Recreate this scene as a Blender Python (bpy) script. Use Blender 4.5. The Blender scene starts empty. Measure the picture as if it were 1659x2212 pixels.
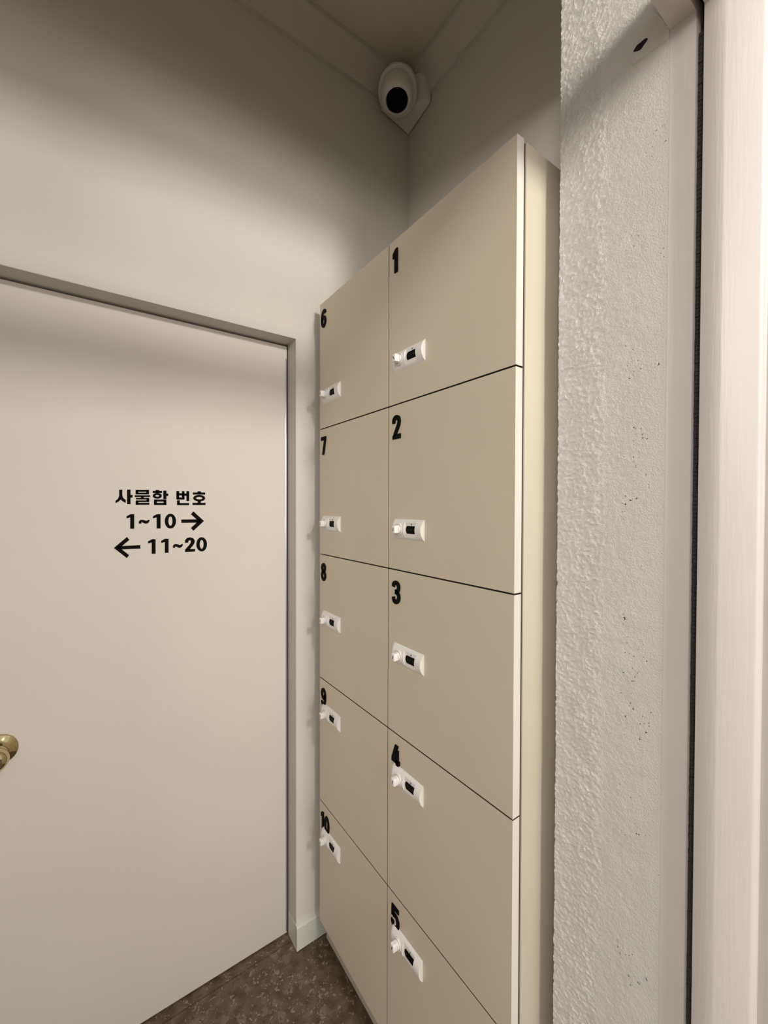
import bpy, bmesh, math, random
from mathutils import Vector, noise
C = bpy.context.scene.collection
sc = bpy.context.scene

# ---------------------------------------------------------------- camera
cam_d = bpy.data.cameras.new('camera'); cam = bpy.data.objects.new('camera', cam_d); C.objects.link(cam)
cam_d.sensor_fit = 'HORIZONTAL'; cam_d.sensor_width = 36.0
cam_d.lens = 893.435 / 1659 * 36.0
cam_d.clip_start = 0.01
_yaw, _pit, _rol = math.radians(35.384), math.radians(-0.7915), math.radians(0.1457)
_f = Vector((math.sin(_yaw)*math.cos(_pit), math.cos(_yaw)*math.cos(_pit), math.sin(_pit)))
_r = Vector((math.cos(_yaw), -math.sin(_yaw), 0)); _u = _r.cross(_f)
_r2 = math.cos(_rol)*_r + math.sin(_rol)*_u; _u2 = -math.sin(_rol)*_r + math.cos(_rol)*_u
from mathutils import Matrix
M = Matrix((( _r2.x, _u2.x, -_f.x), (_r2.y, _u2.y, -_f.y), (_r2.z, _u2.z, -_f.z))).to_4x4()
M.translation = Vector((-0.61976, -1.27988, 1.4828))
cam.matrix_world = M
sc.camera = cam

# ---------------------------------------------------------------- exposure, world, lamps
sc.view_settings.view_transform = 'Standard'; sc.view_settings.look = 'None'
sc.view_settings.gamma = 1.0; sc.view_settings.use_curve_mapping = False
sc.view_settings.exposure = 0.0
w = bpy.data.worlds.new('world'); sc.world = w; w.use_nodes = True
w.node_tree.nodes['Background'].inputs[0].default_value = (1.0, 0.945, 0.88, 1)
w.node_tree.nodes['Background'].inputs[1].default_value = 0.72

def lamp(name, loc, power, radius, col):
    d = bpy.data.lights.new(name, 'POINT'); d.energy = power; d.shadow_soft_size = radius; d.color = col
    o = bpy.data.objects.new(name, d); o.location = loc; C.objects.link(o); return o
lamp('ceiling_lamp', (0.015, -3.0, 2.80), 190, 0.17, (1.0, 0.94, 0.86))
lamp('ceiling_lamp', (-0.1, -5.4, 2.25), 165, 0.6, (1.0, 0.93, 0.85))
lamp('left_fill_light', (-2.3, -2.3, 2.5), 135, 0.3, (1.0, 0.93, 0.85))  # unseen fill light, added to brighten the locker fronts from the left

# ---------------------------------------------------------------- constants (metres)
XR = 0.085           # doorway reveal plane on the right
ZH = 2.188           # underside of the doorway's frame head
ZL = 2.994           # foot of the cove
ZC = 3.076           # ceiling
XB = 0.402           # right wall
XL = -2.2            # left wall
CIN = -0.842         # inner face of the doorway wall
LEAF = 0.0641        # face of the closed door leaf
DX = -0.0652; DZ = 2.0326; DW = 0.86     # recessed door opening
LZT = 2.1432; LH = 0.41; LW = 0.3865; LG = 0.0399

# ---------------------------------------------------------------- materials
def mat(name, col, rough=0.6, metal=0.0, noise_scale=None, noise_amt=0.04, bump=0.0, bump_scale=200, spec=0.5, vertical=False):
    m = bpy.data.materials.new(name); m.use_nodes = True
    nt = m.node_tree; b = nt.nodes['Principled BSDF']
    b.inputs['Base Color'].default_value = (*col, 1); b.inputs['Roughness'].default_value = rough
    b.inputs['Metallic'].default_value = metal; b.inputs['Specular IOR Level'].default_value = spec
    tc = nt.nodes.new('ShaderNodeTexCoord')
    if noise_scale:
        n = nt.nodes.new('ShaderNodeTexNoise'); n.inputs['Scale'].default_value = noise_scale; n.inputs['Detail'].default_value = 5
        nt.links.new(tc.outputs['Object'], n.inputs['Vector'])
        r = nt.nodes.new('ShaderNodeValToRGB')
        r.color_ramp.elements[0].position = .3; r.color_ramp.elements[1].position = .7
        r.color_ramp.elements[0].color = (*[c*(1-noise_amt) for c in col], 1)
        r.color_ramp.elements[1].color = (*[min(1, c*(1+noise_amt)) for c in col], 1)
        nt.links.new(n.outputs['Fac'], r.inputs['Fac']); nt.links.new(r.outputs['Color'], b.inputs['Base Color'])
    if bump:
        n2 = nt.nodes.new('ShaderNodeTexNoise'); n2.inputs['Scale'].default_value = bump_scale; n2.inputs['Detail'].default_value = 3
        if vertical:
            mp = nt.nodes.new('ShaderNodeMapping'); mp.inputs['Scale'].default_value = (1, 1, .05)
            nt.links.new(tc.outputs['Object'], mp.inputs['Vector']); nt.links.new(mp.outputs['Vector'], n2.inputs['Vector'])
        else:
            nt.links.new(tc.outputs['Object'], n2.inputs['Vector'])
        bp = nt.nodes.new('ShaderNodeBump'); bp.inputs['Strength'].default_value = bump; bp.inputs['Distance'].default_value = .002
        nt.links.new(n2.outputs['Fac'], bp.inputs['Height']); nt.links.new(bp.outputs['Normal'], b.inputs['Normal'])
    return m
m_wall = mat('wall_paint', (.65, .63, .575), .85, noise_scale=3, noise_amt=.02, bump=.12, bump_scale=350, spec=.2)
m_ceil = mat('ceiling_paint', (.62, .59, .50), .9, noise_scale=3, noise_amt=.02, spec=.2)
m_cove = mat('cove_paint', (.60, .57, .52), .8, noise_scale=5, noise_amt=.03, spec=.2)
m_leaf = mat('door_paint', (.70, .665, .61), .6, noise_scale=4, noise_amt=.015, bump=.05, bump_scale=500, spec=.3)
m_frame = mat('frame_paint', (.55, .54, .50), .55, noise_scale=8, noise_amt=.03)
m_plaster = mat('rough_plaster', (.71, .70, .68), .5, noise_scale=30, noise_amt=.03, bump=.8, bump_scale=420, spec=.3)
m_casing = mat('casing_enamel', (.60, .565, .545), .42, noise_scale=12, noise_amt=.015, bump=.15, bump_scale=260, vertical=True)
m_beige = mat('locker_laminate', (.65, .57, .45), .5, noise_scale=6, noise_amt=.012, bump=.04, bump_scale=600)
m_edge = mat('edge_banding', (.66, .64, .58), .45, noise_scale=20, noise_amt=.02)
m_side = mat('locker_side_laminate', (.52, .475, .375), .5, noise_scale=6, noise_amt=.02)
m_rim_shade = mat('rim_shade', (.10, .075, .045), .9)  # dark brown painted on the inner door rims as seam shade
m_gap_shade = mat('gap_shade', (.05, .04, .03), .9)  # near-black tone standing in for shade in gaps and under the plinth
m_plinth = mat('plinth_board', (.42, .38, .30), .7, noise_scale=9, noise_amt=.05)
m_num = mat('black_acrylic', (.004, .004, .004), .7, spec=.08)
m_vinyl = mat('black_vinyl', (.005, .005, .005), .8, spec=.06)
m_white = mat('white_plastic', (.80, .79, .77), .35)
m_black = mat('black_window', (.002, .002, .002), .5, spec=.05)
m_grey = mat('grey_marking', (.05, .05, .05), .6)
m_cam = mat('camera_plastic', (.72, .70, .66), .4)
m_brass = mat('polished_brass', (.60, .50, .28), .07, metal=1.0)
m_pile = mat('pile_seal', (.035, .032, .03), .95, noise_scale=900, noise_amt=.6, bump=.8, bump_scale=900)
m_rubber = mat('black_gap_rubber', (.012, .008, .010), .8)
m_base = mat('baseboard_vinyl', (.62, .64, .58), .5, noise_scale=9, noise_amt=.03)
m_hole = mat('hole_black', (.004, .003, .005), .9)

def scuffs(m):
    nt = m.node_tree; b = nt.nodes['Principled BSDF']; tc = nt.nodes['Texture Coordinate']
    src = b.inputs['Base Color'].links[0].from_socket
    def thr(scale, t, detail):
        n = nt.nodes.new('ShaderNodeTexNoise'); n.inputs['Scale'].default_value = scale; n.inputs['Detail'].default_value = detail
        nt.links.new(tc.outputs['Object'], n.inputs['Vector'])
        g = nt.nodes.new('ShaderNodeMath'); g.operation = 'GREATER_THAN'; g.inputs[1].default_value = t
        nt.links.new(n.outputs['Fac'], g.inputs[0]); return g.outputs[0]
    sp = nt.nodes.new('ShaderNodeSeparateXYZ'); nt.links.new(tc.outputs['Object'], sp.inputs[0])
    ly = nt.nodes.new('ShaderNodeMath'); ly.operation = 'LESS_THAN'; ly.inputs[1].default_value = -.955
    nt.links.new(sp.outputs['Y'], ly.inputs[0])
    a = thr(240, .69, 2); c = thr(11, .58, 2); prev = ly.outputs[0]
    for q in (a, c):
        mu = nt.nodes.new('ShaderNodeMath'); mu.operation = 'MULTIPLY'; nt.links.new(prev, mu.inputs[0]); nt.links.new(q, mu.inputs[1]); prev = mu.outputs[0]
    mi = nt.nodes.new('ShaderNodeMixRGB'); mi.inputs['Color2'].default_value = (.12, .11, .10, 1)
    nt.links.new(prev, mi.inputs['Fac']); nt.links.new(src, mi.inputs['Color1']); nt.links.new(mi.outputs['Color'], b.inputs['Base Color'])
scuffs(m_plaster)
def floor_mat():
    m = bpy.data.materials.new('brown_terrazzo'); m.use_nodes = True; nt = m.node_tree; b = nt.nodes['Principled BSDF']
    b.inputs['Roughness'].default_value = .55
    tc = nt.nodes.new('ShaderNodeTexCoord')
    nz = nt.nodes.new('ShaderNodeTexNoise'); nz.inputs['Scale'].default_value = 30; nz.inputs['Detail'].default_value = 8
    nt.links.new(tc.outputs['Object'], nz.inputs['Vector'])
    r0 = nt.nodes.new('ShaderNodeValToRGB'); r0.color_ramp.elements[0].color = (.068, .045, .028, 1); r0.color_ramp.elements[1].color = (.15, .108, .072, 1)
    r0.color_ramp.elements[0].position = .35; r0.color_ramp.elements[1].position = .7
    nt.links.new(nz.outputs['Fac'], r0.inputs['Fac']); prev = r0.outputs['Color']
    # domain distortion so that the chips are irregular
    dn = nt.nodes.new('ShaderNodeTexNoise'); dn.inputs['Scale'].default_value = 60
    nt.links.new(tc.outputs['Object'], dn.inputs['Vector'])
    mx = nt.nodes.new('ShaderNodeMixRGB'); mx.inputs['Fac'].default_value = .045
    nt.links.new(tc.outputs['Object'], mx.inputs['Color1']); nt.links.new(dn.outputs['Color'], mx.inputs['Color2'])
    for scale, thr, rad, col in ((30, .62, .36, (.17, .135, .10)), (62, .74, .34, (.26, .22, .18)), (120, .80, .30, (.34, .29, .24)), (90, .75, .35, (.05, .034, .022))):
        v = nt.nodes.new('ShaderNodeTexVoronoi'); v.inputs['Scale'].default_value = scale
        nt.links.new(mx.outputs['Color'], v.inputs['Vector'])
        sep = nt.nodes.new('ShaderNodeSeparateColor'); nt.links.new(v.outputs['Color'], sep.inputs['Color'])
        g = nt.nodes.new('ShaderNodeMath'); g.operation = 'GREATER_THAN'; g.inputs[1].default_value = thr
        nt.links.new(sep.outputs['Red'], g.inputs[0])
        l = nt.nodes.new('ShaderNodeMath'); l.operation = 'LESS_THAN'; l.inputs[1].default_value = rad
        nt.links.new(v.outputs['Distance'], l.inputs[0])
        mu = nt.nodes.new('ShaderNodeMath'); mu.operation = 'MULTIPLY'
        nt.links.new(g.outputs[0], mu.inputs[0]); nt.links.new(l.outputs[0], mu.inputs[1])
        sc_ = nt.nodes.new('ShaderNodeMath'); sc_.operation = 'MULTIPLY'; sc_.inputs[1].default_value = .75
        nt.links.new(mu.outputs[0], sc_.inputs[0])
        mi = nt.nodes.new('ShaderNodeMixRGB'); mi.inputs['Color2'].default_value = (*col, 1)
        nt.links.new(sc_.outputs[0], mi.inputs['Fac']); nt.links.new(prev, mi.inputs['Color1']); prev = mi.outputs['Color']
    nt.links.new(prev, b.inputs['Base Color'])
    return m
m_floor = floor_mat()

# ---------------------------------------------------------------- helpers
def link(name, me, m, parent=None, loc=None):
    o = bpy.data.objects.new(name, me); C.objects.link(o)
    if m and not me.materials: me.materials.append(m)
    if parent: o.parent = parent
    if loc: o.location = loc
    return o
def bm_obj(name, bm, m, parent=None, smooth=False, loc=None):
    bmesh.ops.recalc_face_normals(bm, faces=bm.faces)
    me = bpy.data.meshes.new(name); bm.to_mesh(me); bm.free()
    if smooth:
        for p in me.polygons: p.use_smooth = True
        me.set_sharp_from_angle(angle=math.radians(35))
    return link(name, me, m, parent, loc)
def add_box(bm, x0, x1, y0, y1, z0, z1, bevel=0.0, seg=2):
    t = bmesh.new()
    r = bmesh.ops.create_cube(t, size=1)
    for v in t.verts:
        v.co = Vector(((x0+x1)/2 + v.co.x*(x1-x0), (y0+y1)/2 + v.co.y*(y1-y0), (z0+z1)/2 + v.co.z*(z1-z0)))
    if bevel: bmesh.ops.bevel(t, geom=t.edges[:], offset=bevel, segments=seg, affect='EDGES', profile=.5)
    me = bpy.data.meshes.new('tmp'); t.to_mesh(me); t.free(); bm.from_mesh(me); bpy.data.meshes.remove(me)
def box(name, x0, x1, y0, y1, z0, z1, m, parent=None, bevel=0.0, loc=None):
    bm = bmesh.new(); add_box(bm, x0, x1, y0, y1, z0, z1, bevel)
    return bm_obj(name, bm, m, parent, smooth=bevel > 0, loc=loc)
def prism(bm, pts, f0, f1):
    """extrude a closed 2D outline between two placement functions"""
    a = [bm.verts.new(f0(*p)) for p in pts]; b = [bm.verts.new(f1(*p)) for p in pts]
    n = len(pts)
    for i in range(n): bm.faces.new((a[i], a[(i+1) % n], b[(i+1) % n], b[i]))
    bm.faces.new(a); bm.faces.new(b[::-1])
def structure(o): o['kind'] = 'structure'; return o
def thing(name, label, cat, loc=(0, 0, 0), group=None):
    o = bpy.data.objects.new(name, None); C.objects.link(o); o.location = loc; o.empty_display_size = .1
    o['label'] = label; o['category'] = cat
    if group: o['group'] = group
    return o
def lathe(bm, prof, mtx=None, n=40, cap=True):
    """prof: list of (radius, height) turned about local z"""
    rings = []
    for r, h in prof:
        ring = []
        for i in range(n):
            a = 2*math.pi*i/n; co = Vector((r*math.cos(a), r*math.sin(a), h))
            ring.append(bm.verts.new(mtx @ co if mtx else co))
        rings.append(ring)
    for A, B in zip(rings, rings[1:]):
        for i in range(n): bm.faces.new((A[i], A[(i+1) % n], B[(i+1) % n], B[i]))
    if cap:
        bm.faces.new(rings[0]); bm.faces.new(rings[-1][::-1])
def axis_mtx(origin, direction):
    q = Vector(direction).normalized().to_track_quat('Z', 'Y')
    return Matrix.Translation(origin) @ q.to_matrix().to_4x4()

# ---- flat lettering from strokes: every stroke is its own closed outline
def stroke_outlines(path, wd, closed=False, capr=True, n=7):
    out = []; pts = [Vector(p) for p in path]
    # offset a polyline on both sides with mitred joints
    N = len(pts); L = []; Rr = []
    idx = range(N)
    for i in idx:
        a = pts[i-1] if (i > 0 or closed) else None
        c = pts[(i+1) % N] if (i < N-1 or closed) else None
        p = pts[i]
        d0 = (p-a).normalized() if a is not None else None
        d1 = (c-p).normalized() if c is not None else None
        if d0 is None: d0 = d1
        if d1 is None: d1 = d0
        n0 = Vector((-d0.y, d0.x)); n1 = Vector((-d1.y, d1.x)); m = (n0+n1)
        m = m.normalized() if m.length > 1e-6 else n0
        k = 1/max(.45, m.dot(n0))
        L.append(p + m*wd/2*k); Rr.append(p - m*wd/2*k)
    if closed: return [('ring', L, Rr)]
    poly = L[:]
    if capr:
        d = (pts[-1]-pts[-2]).normalized(); a0 = math.atan2(d.y, d.x)
        poly += [pts[-1]+Vector((math.cos(a0+math.pi/2-math.pi*j/n), math.sin(a0+math.pi/2-math.pi*j/n)))*wd/2 for j in range(1, n)]
    poly += Rr[::-1]
    if capr:
        d = (pts[0]-pts[1]).normalized(); a0 = math.atan2(d.y, d.x)
        poly += [pts[0]+Vector((math.cos(a0+math.pi/2-math.pi*j/n), math.sin(a0+math.pi/2-math.pi*j/n)))*wd/2 for j in range(1, n)]
    return [('poly', poly)]
def smooth_path(pts, k=6):
    P = [Vector(p) for p in pts]; out = []
    for i in range(len(P)-1):
        p0 = P[max(0, i-1)]; p1 = P[i]; p2 = P[i+1]; p3 = P[min(len(P)-1, i+2)]
        for j in range(k):
            t = j/k
            out.append(.5*((2*p1)+(p2-p0)*t+(2*p0-5*p1+4*p2-p3)*t*t+(3*p1-p0-3*p2+p3)*t**3))
    out.append(P[-1]); return out
def ellipse(cx, cy, rx, ry, n=36, a0=0, a1=360):
    full = abs(a1-a0) >= 360
    m = n if full else n+1
    return [Vector((cx+rx*math.cos(math.radians(a0+(a1-a0)*i/n)), cy+ry*math.sin(math.radians(a0+(a1-a0)*i/n)))) for i in range(m)]
def add_outline(bm, item, f0, f1):
    """f0 = back surface, f1 = front surface of the letter"""
    if item[0] == 'poly':
        prism(bm, [tuple(p) for p in item[1]], f0, f1)
    else:
        A, B = item[1], item[2]; n = len(A)
        a0 = [bm.verts.new(f0(*p)) for p in A]; a1 = [bm.verts.new(f1(*p)) for p in A]
        b0 = [bm.verts.new(f0(*p)) for p in B]; b1 = [bm.verts.new(f1(*p)) for p in B]
        for i in range(n):
            j = (i+1) % n
            for q in ((a0[i], a0[j], a1[j], a1[i]), (b0[i], b0[j], b1[j], b1[i]), (a1[i], a1[j], b1[j], b1[i]), (a0[i], a0[j], b0[j], b0[i])):
                bm.faces.new(q)

# ================================================================ THE SETTING
# floor: inside room and outer corridor, with the door saddle as a separate strip
structure(box('floor', -5.0, 5.0, -9.0, .0325, -.05, 0, m_floor))
structure(box('trim_1', -1.2, .1, .0345, .3, -.05, 0.0006, m_floor))
# wall with the recessed door (its face is y = 0)
xd0 = DX - DW
bm = bmesh.new()
add_box(bm, DX, XB+.12, 0, .22, 0, ZC+.1)
add_box(bm, XL-.1, xd0, 0, .22, 0, ZC+.1)
add_box(bm, xd0, DX, 0, .22, DZ, ZC+.1)
structure(bm_obj('wall_back', bm, m_wall))
structure(box('wall_right', XB, XB+.12, CIN+.001, -.0005, 0, ZC+.1, m_wall))
structure(box('wall_left', XL-.12, XL, CIN, 0, 0, ZC+.1, m_wall))
structure(box('ceiling', XL, XB, CIN, 0, ZC, ZC+.1, m_ceil))
# cove between wall and ceiling: slanted strip with small fillets, both visible walls
def cove(name, along):
    prof = [(0, ZL-.012), (.006, ZL-.012), (.006, ZL), (.012, ZL+.004), (.05, ZC-.022), (.058, ZC-.016), (.066, ZC-.016), (.066, ZC), (0, ZC)]
    bm = bmesh.new()
    if along == 'x': prism(bm, prof, lambda d, z: (XL, -d, z), lambda d, z: (XB-d, -d, z))
    else: prism(bm, prof, lambda d, z: (XB-d, -d, z), lambda d, z: (XB-d, CIN, z))
    return structure(bm_obj(name, bm, m_cove))
cove('trim_2', 'x'); cove('trim_3', 'y')

# pier beside the doorway: rough plaster relief as real geometry
def pier():
    bm = bmesh.new()
    z0, z1, st = 0.0, 2.54, .0020
    ys = []; y = CIN
    while y > -1.017: ys.append(y); y -= st
    ys.append(-1.017)
    nz = int((z1-z0)/st)
    rows = []
    for k in range(nz+1):
        z = z0+(z1-z0)*k/nz; row = []
        for i, yy in enumerate(ys):
            q = Vector((yy*1.0, z*1.0, 0))
            s = abs(yy-CIN)/.175
            amp = (1.0 - .72*min(1, max(0, (s-.40)/.1)))*(1-.75*max(0, s-.75)/.25)
            n1 = noise.noise(Vector((yy*230, z*230, 3.1)))
            n2 = 1-2*abs(noise.noise(Vector((yy*120+9, z*120, 7.7))))
            n3 = noise.noise(Vector((yy*18, z*10, 1.7)))
            d = amp*(.0012*n1 + .0016*n2 + .0010*noise.noise(Vector((yy*60, z*60, 5.5)))) + .0010*n3*min(1, amp)
            e = noise.noise(Vector((z*60, 2.2, 0)))*.0009 if i == 0 else 0
            row.append(bm.verts.new((XR - d + .0004, yy+e, z)))
        rows.append(row)
    for A, B in zip(rows, rows[1:]):
        for i in range(len(ys)-1): bm.faces.new((A[i], B[i], B[i+1], A[i+1]))
    # return faces: inner side of the wall
    X1 = 1.3
    b = [bm.verts.new((X1, CIN, z0)), bm.verts.new((X1, CIN, z1))]
    bm.faces.new([r[0] for r in rows] + [b[1], b[0]])
    c = [bm.verts.new((X1, -1.017, z0)), bm.verts.new((X1, -1.017, z1))]
    bm.faces.new([r[-1] for r in rows] + [c[1], c[0]])
    bm.faces.new((b[0], b[1], c[1], c[0]))
    bm.faces.new(rows[0] + [c[0], b[0]]); bm.faces.new(rows[-1] + [c[1], b[1]])
    return bm_obj('wall_front', bm, m_plaster, smooth=True)
wf = structure(pier())
# rest of the doorway wall
bm = bmesh.new()
add_box(bm, XL-.12, -1.25, -1.017, CIN-.0005, 0, 2.54)
add_box(bm, XL-.12, 1.3, -1.10, CIN-.0005, 2.5405, 3.3)
add_box(bm, XL-.12, -1.34, -1.10, -1.0175, 0, 2.54)
structure(bm_obj('wall_front_upper', bm, m_plaster))['kind'] = 'structure'
bm = bmesh.new(); add_box(bm, .1655, 1.3, -1.10, -1.0175, 0, 2.54); add_box(bm, .0875, .1655, -1.10, -1.0175, ZH+.0785, 2.54)
structure(bm_obj('wall_outer', bm, m_plaster))

# doorway frame: one moulded profile swept up the jambs and across the head
def sweep(bm, prof, zh=ZH, xl=-1.25):
    """prof = closed outline of (offset away from the opening, y)"""
    st = []
    for k in range(4):
        ring = []
        for d, y in prof:
            x, z = [(XR+d, 0), (XR+d, zh+d), (xl-d, zh+d), (xl-d, 0)][k]
            ring.append(bm.verts.new((x, y, z)))
        st.append(ring)
    n = len(prof)
    for A, B in zip(st, st[1:]):
        for i in range(n): bm.faces.new((A[i], A[(i+1) % n], B[(i+1) % n], B[i]))
    bm.faces.new(st[0]); bm.faces.new(st[-1][::-1])
def arc(cx, cy, r, a0, a1, n=6):
    return [(cx+r*math.cos(math.radians(a0+(a1-a0)*i/n)), cy+r*math.sin(math.radians(a0+(a1-a0)*i/n))) for i in range(n+1)]
bm = bmesh.new()
sweep(bm, [(.078, -1.0172), (-.0005, -1.0172), (-.0002, -1.0185), (.0024, -1.0262), (.0026, -1.0480), (.0045, -1.0492), (.078, -1.0492)])
structure(bm_obj('trim_4', bm, m_casing, smooth=True))
bm = bmesh.new()
sweep(bm, [(.078, -1.0494), (.024, -1.0494), (.024, -1.0590), (.078, -1.0590)])
structure(bm_obj('trim_5', bm, m_rubber))
bm = bmesh.new()
prof = [(.078, -1.0592), (-.0020, -1.0592), (-.0036, -1.0600), (-.0040, -1.0612), (-.0040, -1.0830), (-.0034, -1.0850)]
prof += [(.0085, -1.1195), (.0105, -1.1225), (.0135, -1.1240), (.0175, -1.1245), (.019, -1.1262), (.019, -1.165), (.078, -1.165)]
sweep(bm, prof)
structure(bm_obj('trim_6', bm, m_casing, smooth=True))
# pile seal in the groove
ws = thing('pile_weatherstrip', 'black pile weatherstrip running down the groove of the white doorway frame', 'weatherstrip', (XR+.006, -1.0545, 0))
bm = bmesh.new()
random.seed(4)
z = .01; prev = None
A = []
while z < 2.16:
    j = random.uniform(-.0007, .0007)
    A.append((z, j)); z += .006
for (za, ja), (zb, jb) in zip(A, A[1:]):
    add_box(bm, .0010+ja, .018, -.0022+ja*.5, .0040, za, zb-.0006)
bm_obj('pile', bm, m_pile, ws)
box('backing_strip', .0135, .0178, -.0042, .0047, .01, 2.18, m_rubber, ws)

# ---------------------------------------------------------------- recessed door: lining, leaf, saddle, baseboard
bm = bmesh.new()
add_box(bm, DX-.0025, DX-.0001, -.001, LEAF+.05, 0.001, DZ-.0025)
add_box(bm, xd0+.0001, DX-.0001, -.001, LEAF+.05, DZ-.0025, DZ-.0001)
add_box(bm, xd0+.0001, xd0+.0025, -.001, LEAF+.05, 0.001, DZ-.0025)
structure(bm_obj('trim_7', bm, m_frame))
door = structure(box('door_1', xd0+.006, DX-.0065, LEAF, LEAF+.045, .006, DZ-.008, m_leaf, bevel=.0015))
m_steel = mat('door_edge_steel', (.50, .52, .60), .3, metal=.8)
box('edge_strip', DX-.0118, DX-.0067, LEAF-.0007, LEAF+.02, .012, DZ-.05, m_steel, door, bevel=.0004)
# knob of the recessed door
kn = Vector((-.8042, LEAF, .8932))
bm = bmesh.new(); mt = axis_mtx(kn, (0, -1, 0))
lathe(bm, [(.0345, 0), (.0375, .0015), (.0375, .003), (.0345, .0055), (.027, .009), (.0205, .0135), (.0165, .019), (.015, .0225)], mt, 56)
rose = bm_obj('door_rose', bm, m_brass, door, smooth=True)
bm = bmesh.new()
lathe(bm, [(.012, .0228), (.0115, .030), (.014, .035), (.022, .040), (.0265, .047), (.0275, .055), (.0255, .063), (.020, .068), (.0145, .070), (.0135, .0685), (.006, .068)], mt, 56)
bm_obj('door_knob', bm, m_brass, door, smooth=True)
# baseboard on the strip of wall between the door and the lockers
bm = bmesh.new()
pr = [(0, .001), (-.010, .001), (-.012, .004), (-.012, .078), (-.009, .084), (0, .086)]
prism(bm, pr, lambda y, z: (DX-.004, y-.0005, z), lambda y, z: (XB-.001, y-.0005, z))
add_box(bm, DX-.0040, DX-.0026, -.0015, .060, .001, .083)
structure(bm_obj('baseboard_back', bm, m_base))
# dark strip painting the shade in the gap between leaf and lining
structure(box('trim_8', DX-.0062, DX-.0027, LEAF+.002, LEAF+.04, .004, DZ-.004, m_gap_shade))

# ---------------------------------------------------------------- lettering on the door
def sx(X, Y):
    X = float(X); Y = float(Y)
    return (-.593798+1.58962763e-4*X-1.0798e-6*Y+1.67447917e-8*X*X-6.7155e-11*Y*Y+3.371e-10*X*Y,
            1.57204339+9.81381e-6*X-1.94029133e-4*Y-3.3854e-10*X*X-3.5409e-10*Y*Y-1.89394685e-8*X*Y)
_layer = [0]
def sign_part(name, items, parent, label=None):
    bm = bmesh.new()
    for it in items:
        def back(X, Y): x, z = sx(X, Y); return (x, LEAF-.00005, z)
        def front(X, Y): x, z = sx(X, Y); return (x, LEAF-.0006, z)
        add_outline(bm, it, back, front)
    o = bm_obj(name, bm, m_vinyl)
    o.parent = parent; o.matrix_parent_inverse = parent.matrix_world.inverted()
    o.location = -Vector(parent.location); o.matrix_parent_inverse = Matrix.Identity(4)
    if label: o['label'] = label
    return o
def S(p, wd, cap=False): return stroke_outlines(p, wd*1.14 if wd < 45 else wd, capr=cap)[0]
def ring(cx, cy, rx, ry, wd): return stroke_outlines(ellipse(cx, cy, rx, ry), wd, closed=True)[0]
def ring2(cx, cy, ox, oy, ix, iy, n=40): return ('ring', ellipse(cx, cy, ox, oy, n), ellipse(cx, cy, ix, iy, n))
def poly(pts): return ('poly', [Vector(p) for p in pts])
def one(x, y0, y1, wd): return [poly([(x-wd/2, y1), (x-wd/2, y0+46), (x-wd/2-50, y0+60), (x-wd/2-50, y0+30), (x-wd/2+6, y0), (x+wd/2, y0), (x+wd/2, y1)])]
def tilde(x0, y0, x1, y1):
    w_ = x1-x0; h = y1-y0
    top = [(0, .62), (.04, .30), (.17, .04), (.34, 0), (.50, .10), (.66, .26), (.76, .24), (.83, .06), (1, .0)]
    bot = [(.98, .34), (.90, .72), (.76, .96), (.60, 1.0), (.46, .86), (.33, .66), (.25, .68), (.21, .98), (0, 1.0)]
    return [poly([(x0+w_*a, y0+h*b) for a, b in top+bot])]
zero = lambda cx, cy, ox, oy: [ring2(cx, cy, ox, oy, ox*.35, oy*.62)]
sign = thing('door_lettering', 'black Korean words, number ranges and two arrows stuck on the pale door', 'sign', (-.45, LEAF-.0006, 1.45))
sa = [poly([(240, 240), (284, 240), (284, 318), (296, 356), (332, 384), (330, 424), (288, 402), (262, 378), (232, 406), (190, 428), (190, 392), (222, 368), (240, 326)]),
      S([(373, 240), (373, 442)], 42), S([(393, 332), (425, 332)], 32)]
mul = [S([(468, 257), (650, 257)], 24), S([(468, 295), (650, 295)], 22), S([(485, 250), (485, 300)], 32), S([(633, 250), (633, 300)], 32),
       S([(455, 331), (664, 331)], 22), S([(560, 335), (560, 362)], 34),
       S([(470, 366), (650, 366)], 18), S([(635, 362), (635, 412)], 32), S([(470, 401), (650, 401)], 20), S([(486, 398), (486, 446)], 32), S([(468, 436), (655, 436)], 24)]
ham = [S([(766, 246), (766, 270)], 44), S([(702, 274), (830, 274)], 26), ring2(764, 327, 63, 39, 26, 12),
       S([(868, 255), (868, 372)], 38), S([(885, 312), (916, 312)], 28),
       S([(720, 391), (887, 391)], 26), S([(720, 438), (887, 438)], 26), S([(738, 382), (738, 450)], 34), S([(870, 382), (870, 450)], 34)]
bun = [S([(1045, 262), (1045, 376)], 34), S([(1120, 262), (1120, 376)], 32), S([(1030, 306), (1135, 306)], 26), S([(1030, 363), (1135, 363)], 26),
       S([(1183, 262), (1183, 398)], 34), S([(1130, 310), (1175, 310)], 28), S([(1054, 388), (1054, 452)], 34), S([(1038, 440), (1200, 440)], 26)]
ho = [S([(1340, 264), (1340, 290)], 42), S([(1252, 295), (1423, 295)], 26), ring2(1340, 358, 83, 45, 44, 16),
      S([(1340, 398), (1340, 430)], 38), S([(1247, 437), (1428, 437)], 26)]
sign_part('korean_word', sa+mul+ham, sign)
sign_part('korean_word', bun+ho, sign)
sign_part('number_range', one(420, 577, 780, 56)+tilde(510, 655, 660, 710)+one(782, 577, 776, 54)+zero(944, 674, 78, 102), sign, 'upper number range 1 to 10')
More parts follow.
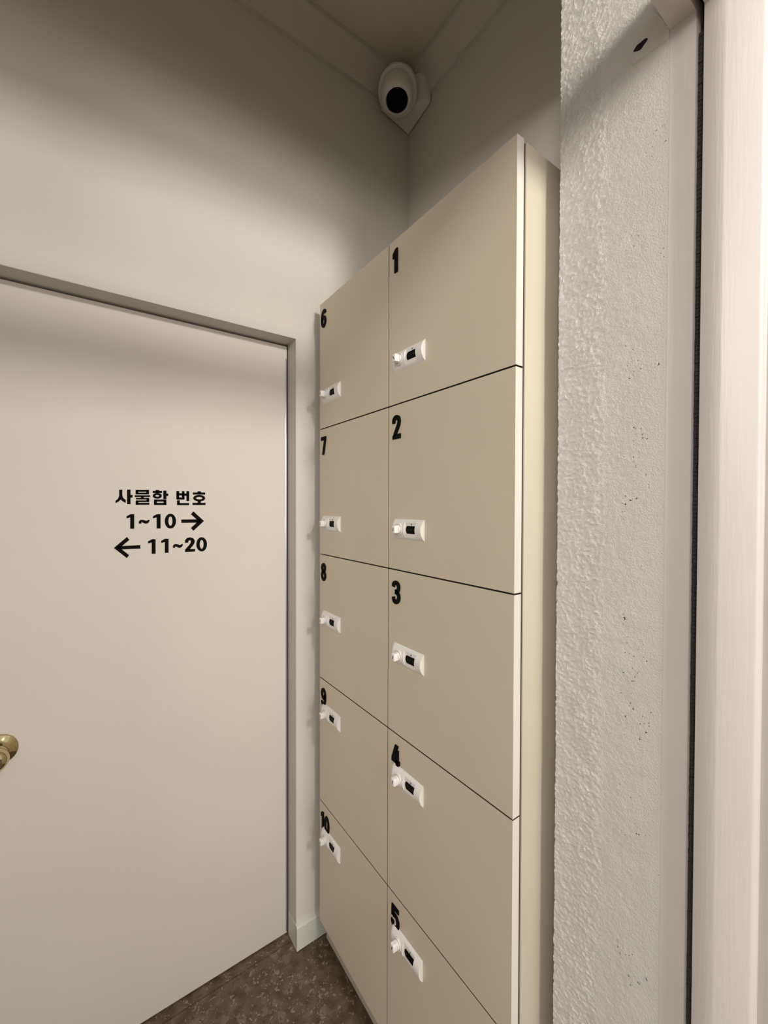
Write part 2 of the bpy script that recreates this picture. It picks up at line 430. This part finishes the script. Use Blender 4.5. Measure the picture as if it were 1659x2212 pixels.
def arrow(tx, ty, ex, ey, wd, up, dn):
    """arrow with a mitred head: tip, tail end, the two barb ends"""
    t = Vector((tx, ty))
    head = stroke_outlines([up, (tx+(30 if up[0] > tx else -30), ty), dn], 52, capr=False)[0]
    return [head, S([(tx+(40 if up[0] > tx else -40), ty), (ex, ey)], wd)]
sign_part('arrow', arrow(1397, 672, 1093, 675, 46, (1243, 560), (1243, 788)), sign, 'upper arrow, pointing right')
sign_part('arrow', arrow(178, 1043, 532, 1028, 46, (365, 912), (362, 1162)), sign, 'lower arrow, pointing left')
two = [poly([tuple(p) for p in [(1142, 972), (1146, 935), (1172, 906), (1214, 898), (1256, 908), (1278, 938), (1276, 975), (1252, 1012), (1212, 1058), (1283, 1058), (1283, 1092), (1145, 1100), (1145, 1066), (1206, 998), (1224, 966), (1222, 944), (1208, 936), (1194, 944), (1188, 970)]])]
sign_part('number_range', one(714, 922, 1122, 54)+one(893, 915, 1110, 52)+tilde(978, 988, 1116, 1042)+two+zero(1374, 994, 74, 98), sign, 'lower number range 11 to 20')

# ---------------------------------------------------------------- combination lock (built once, meshes shared)
# local frame: origin at the left end of the lock on the door face, u = -y to the right, outwards = -x
LL, LHH, LP = .1115, .0245, .0125     # length, half height, height of the arch
def arch(h, n=14, top=None):
    R_ = (h*h+LP*LP)/(2*LP); pts = []
    for i in range(n+1):
        z = -h+2*h*i/n; x = math.sqrt(max(0, R_*R_-z*z))-(R_-LP)
        if top is not None: x = min(x, top)
        pts.append((z, x))
    return pts
def lock_body_mesh():
    bm = bmesh.new()
    def seg(u0, u1, top=None, n=28, s0=1, s1=1):
        p = arch(LHH, n, top)
        base = [(LHH, -.0), (-LHH, -.0)]
        pts = p + [(LHH, 0)] if False else p
        prism(bm, pts, lambda z, x: (-x*s0, -u0, z), lambda z, x: (-x*s1, -u1, z))
    # left part: arch dying away towards the left end, then the window recess, then the right part
    seg(.0, .006, s0=.75); seg(.006, .0485); seg(.0485, .0905, top=.0062); seg(.0905, LL-.002); seg(LL-.002, LL, s1=.96)
    # collar around the knob
    lathe(bm, [(.0145, .008), (.0145, .0128), (.0135, .0136), (.0125, .0128), (.0122, .0110)], axis_mtx((0, -.029, 0), (-1, 0, 0)), 32)
    bmesh.ops.recalc_face_normals(bm, faces=bm.faces)
    me = bpy.data.meshes.new('lock_body'); bm.to_mesh(me); bm.free()
    for p in me.polygons: p.use_smooth = True
    me.set_sharp_from_angle(angle=math.radians(30)); me.materials.append(m_white); return me
def lock_knob_mesh():
    bm = bmesh.new(); a = axis_mtx((0, -.029, 0), (-1, 0, 0))
    lathe(bm, [(.0108, .0095), (.0108, .0160), (.0102, .0168), (.0085, .0170)], a, 28)
    # flattened grip, slightly narrower than tall
    add_box(bm, -.0282, -.0150, -.029-.0066, -.029+.0066, -.0092, .0092, bevel=.0022, seg=3)
    # grip flats
    bmesh.ops.recalc_face_normals(bm, faces=bm.faces)
    me = bpy.data.meshes.new('lock_knob'); bm.to_mesh(me); bm.free()
    for p in me.polygons: p.use_smooth = True
    me.set_sharp_from_angle(angle=math.radians(35)); me.materials.append(m_white); return me
def key_slot_mesh():
    bm = bmesh.new(); add_box(bm, -.0003, .0003, -.0009, .0009, -.0042, .0042)
    me = bpy.data.meshes.new('key_slot'); bm.to_mesh(me); bm.free(); me.materials.append(m_hole)
    return me
def dial_mesh():
    bm = bmesh.new()
    h = .0092; pts = [(.0515+.0045*(abs(t)**2.2), t*h) for t in (-1, -.85, -.7, -.5, -.25, 0, .25, .5, .7, .85, 1)] + [(.0890, h), (.0890, -h)]
    prism(bm, pts, lambda u, z: (-.0060, -u, z), lambda u, z: (-.0068, -u, z))
    bmesh.ops.recalc_face_normals(bm, faces=bm.faces)
    me = bpy.data.meshes.new('dial_window'); bm.to_mesh(me); bm.free(); me.materials.append(m_black)
    return me
def marks_mesh():
    bm = bmesh.new()
    for u in (.060, .0695, .079):
        add_box(bm, -.0071, -.0067, -u-.0005, -u+.0005, -.0020, .0020)
    me = bpy.data.meshes.new('dial_digit'); bm.to_mesh(me); bm.free(); me.materials.append(m_grey)
    return me
def pointer_mesh():
    bm = bmesh.new(); add_box(bm, -.0068, -.0060, -.0730, -.0712, .0110, .0150)
    me = bpy.data.meshes.new('index_mark'); bm.to_mesh(me); bm.free(); me.materials.append(m_hole); return me
ME = dict(lock_body=lock_body_mesh(), lock_knob=lock_knob_mesh(), key_slot=key_slot_mesh(), dial_window=dial_mesh(), dial_digits=marks_mesh(), index_mark=pointer_mesh())

# ---------------------------------------------------------------- black raised numerals
NW = .0135        # stroke width in metres, numeral height is 0.058
def digit(ch):
    """outlines in a box: u 0..0.034, v 0..-0.058 (v down is negative)"""
    k = .001
    def P(pts): return [(a*k, -b*k) for a, b in pts]
    def st(pts, wd=11, smooth=False, cap=False):
        q = P(pts); q = smooth_path(q) if smooth else q
        return stroke_outlines(q, wd*k, capr=cap)
    def el(cx, cy, rx, ry, wd=10.5, a0=0, a1=360):
        e = [Vector((x*k, -y*k)) for x, y in [tuple(v) for v in ellipse(cx, cy, rx, ry, 32, a0, a1)]]
        return stroke_outlines(e, wd*k, closed=abs(a1-a0) >= 360, capr=False)
    if ch == '1': return [poly(P([(7, 58), (7, 17), (0, 21), (0, 9), (11, 0), (19, 0), (19, 58)]))]
    if ch == '0': return el(17, 29, 11, 23.5, 11)
    if ch == '2': return st([(5.5, 19), (6, 11), (11, 6), (18, 5.5), (25, 9), (27, 17), (24, 26), (17, 37), (9, 50)], 11.5, True) + [poly(P([(1, 58), (1, 50), (8, 46.5), (33, 46.5), (33, 58)]))]
    if ch == '3': return st([(5.5, 16), (7, 9), (13, 5.5), (21, 6), (26.5, 11), (26, 20), (21, 26), (13, 27.5)], 11, True) + st([(13, 27.5), (21, 29), (27, 35), (27.5, 43), (23, 50), (15, 52.5), (8, 49.5), (5.5, 41)], 11, True)
    if ch == '4': return [poly(P([(15, 0), (28, 0), (14, 36), (1, 36)])), poly(P([(1, 35.9), (34, 35.9), (34, 46), (1, 46)])), poly(P([(18, 14), (29, 10), (29, 58), (18, 58)]))]
    if ch == '5': return [poly(P([(3, 0), (31, 0), (31, 11), (14, 11), (13, 26), (2, 30)]))] + st([(7, 26), (13, 23.5), (20, 23.5), (26, 28), (28, 37), (25.5, 47), (19, 52), (11, 51.5), (6.5, 46), (6, 40)], 11, True)
    if ch == '6': return el(17, 39, 11, 13.5, 11) + st([(28, 14), (26, 8), (20, 5.5), (12.5, 8), (7.5, 16), (6, 28), (6.5, 40)], 11, True)
    if ch == '7': return [poly(P([(0, 0), (33, 0), (33, 11), (0, 11)])), poly(P([(21, 10.9), (33, 10.9), (20, 58), (8, 58)]))]
    if ch == '8': return el(17, 16, 9.5, 10.5, 11) + el(17, 41, 11, 12, 11)
    if ch == '9': return el(17, 19, 11, 13.5, 11) + st([(6, 44), (8, 50), (14, 52.5), (21.5, 50), (26.5, 42), (28, 30), (27.5, 18)], 11, True)
def number_obj(txt, parent, u0, vtop):
    bm = bmesh.new(); u = u0
    for ch in txt:
        for it in digit(ch):
            add_outline(bm, it, lambda a, b, u=u: (-.0001, -(u+a), vtop+b), lambda a, b, u=u: (-.0030, -(u+a), vtop+b))
        u += .0235 if ch == '1' else .036
    return bm_obj('number', bm, m_num, parent)

# ---------------------------------------------------------------- lockers
LOCKV = [.306, .306, .2045, .098, .095]      # lock centre below the door's top edge
GAPZ, DT = .0032, .0195
NAMES = [['1', '2', '3', '4', '5'], ['6', '7', '8', '9', '10']]
labels = ['tall beige locker cabinet with doors numbered 1 to 5, beside the rough plastered pier',
          'tall beige locker cabinet numbered 6 to 10, in the corner beside the recessed door']
for col in (1, 0):
    y1 = -LG - (0 if col else 1)*LW       # left edge seen from the front (towards the back wall)
    y0 = y1 - LW
    cab = thing('locker_cabinet', labels[col == 1], 'locker', (0, (y0+y1)/2, 0), group='beige locker cabinets')
    oy = (y0+y1)/2
    def L(a): return a-oy
    zb = LZT-5*LH
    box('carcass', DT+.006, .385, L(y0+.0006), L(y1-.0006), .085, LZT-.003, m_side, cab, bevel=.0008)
    box('gap_shade_sheet', DT+.0006, DT+.0058, L(y0+.003), L(y1-.003), .09, LZT-.005, m_gap_shade, cab)  # dark sheet behind the doors, paints the shade seen in the seams
    pl = box('plinth', .024, .36, L(y0+.004 if col == 0 else y0+.0004), L(y1-.004 if col else y1-.0004), .022, .0845, m_plinth, cab)
    box('foot_rail', .075, .34, L(y0+.004), L(y1-.004), .0005, .0215, m_gap_shade, cab)  # set-back block, its dark tone paints the shade under the plinth
    for k in range(5):
        zt = LZT-k*LH; z0 = zt-LH+GAPZ
        d = bpy.data.objects.new('door', bpy.data.meshes.new('door')); C.objects.link(d); d.parent = cab; d.location = (0, L(y1), zt)
        bm = bmesh.new(); add_box(bm, 0, DT, -LW+.0011, -.0011, -LH+GAPZ, 0, bevel=.0003, seg=1)
        bmesh.ops.recalc_face_normals(bm, faces=bm.faces)
        # outer right rim takes the edge banding, other rims a brown painted as shade
        bm.to_mesh(d.data)
        d.data.materials.append(m_beige); d.data.materials.append(m_edge); d.data.materials.append(m_rim_shade)
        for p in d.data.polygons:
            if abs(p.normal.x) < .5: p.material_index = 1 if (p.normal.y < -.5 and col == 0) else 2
        bm.free()
        txt = NAMES[col][k]
        number_obj(txt, d, .019 if col == 0 else .0135, -.0255)
        for nm in ('lock_body', 'lock_knob', 'key_slot', 'dial_window', 'dial_digits', 'index_mark'):
            o = bpy.data.objects.new(nm, ME[nm]); C.objects.link(o); o.parent = d
            o.location = (0, -.029, -LOCKV[k])
            if nm == 'key_slot':
                o.location = (-.0284, -.029-.029, -LOCKV[k]); o.rotation_euler = (math.radians(-35 if (k == 0 and col == 0) else 12), 0, 0)

# ---------------------------------------------------------------- security camera in the corner
sc_root = thing('security_camera', 'white turret security camera with a black lens, in the corner under the ceiling', 'camera', (XB-.05, -.05, 2.93))
def world_child(name, bm, m, root, smooth=True):
    bmesh.ops.translate(bm, verts=bm.verts, vec=-Vector(root.location))
    return bm_obj(name, bm, m, root, smooth=smooth)
# bracket filling the corner: flat diagonal face above, slanting to a point in the corner below
bm = bmesh.new()
zt_, zb_ = 3.058, 2.968
co = [(.267, -.032, 3.045), (.370, -.135, 3.045), (.384, -.135, 2.952), (.267, -.018, 2.952), (XB-.004, -.004, 2.926), (XB-.004, -.004, 3.045), (XB-.004, -.135, 3.045), (XB-.004, -.135, 2.950), (.267, -.004, 3.045), (.267, -.004, 2.950)]
vs = [bm.verts.new(c) for c in co]
for q in ((0, 1, 2, 3), (3, 2, 4), (1, 6, 7, 2), (2, 7, 4), (8, 0, 3, 9), (9, 3, 4), (0, 8, 5, 6, 1), (8, 9, 4, 5), (6, 5, 4, 7)): bm.faces.new([vs[i] for i in q])
bmesh.ops.bevel(bm, geom=bm.edges[:], offset=.003, segments=2, affect='EDGES')
world_child('bracket', bm, m_cam, sc_root)
BC = Vector((.272, -.096, 2.950))
lookdir = Vector((-.13, -.20, -.97)).normalized()
bdir = Vector((-.45, -.45, -.77)).normalized()
bm = bmesh.new()
lathe(bm, [(.040, -.035), (.042, -.004), (.060, -.003), (.069, 0), (.0715, .006), (.0715, .026), (.069, .033), (.060, .036), (.050, .037)], axis_mtx(BC-bdir*.052+Vector((.004, .004, 0)), bdir), 56)
world_child('base', bm, m_cam, sc_root)
bm = bmesh.new()
prof = [(.012, -.044), (.030, -.040), (.045, -.031), (.054, -.018), (.0565, -.004), (.0565, .022), (.0545, .034), (.050, .041), (.044, .045), (.0395, .0455), (.038, .043)]
lathe(bm, prof, axis_mtx(BC, lookdir), 56)
world_child('camera_housing', bm, m_cam, sc_root)
bm = bmesh.new()
lathe(bm, [(.0378, .040), (.0374, .046), (.034, .051), (.026, .055), (.014, .058), (.002, .059)], axis_mtx(BC, lookdir), 56)
world_child('lens', bm, m_black, sc_root)

# ---------------------------------------------------------------- plaster patch with a screw hole, high on the pier
bm = bmesh.new()
pts = [(-.9885, 2.250), (-.968, 2.236), (-.9585, 2.216), (-.9575, 2.196), (-.966, 2.182), (-1.0155, 2.178), (-1.0155, 2.196)]
prism(bm, pts, lambda y, z: (XR+.001, y, z), lambda y, z: (XR-.0010, y, z))
pp = structure(bm_obj('plaster_patch', bm, m_plaster)); pp.name = 'trim_9'
bm = bmesh.new()
e = [(-.9765+.0085*math.cos(t)*(1+.25*math.cos(2*t+.6)), 2.2022+.0055*math.sin(t)*(1+.2*math.sin(3*t))) for t in [i*math.pi/10 for i in range(20)]]
prism(bm, e, lambda y, z: (XR-.0006, y, z), lambda y, z: (XR-.0014, y, z))
bm_obj('screw_hole', bm, m_hole, pp)
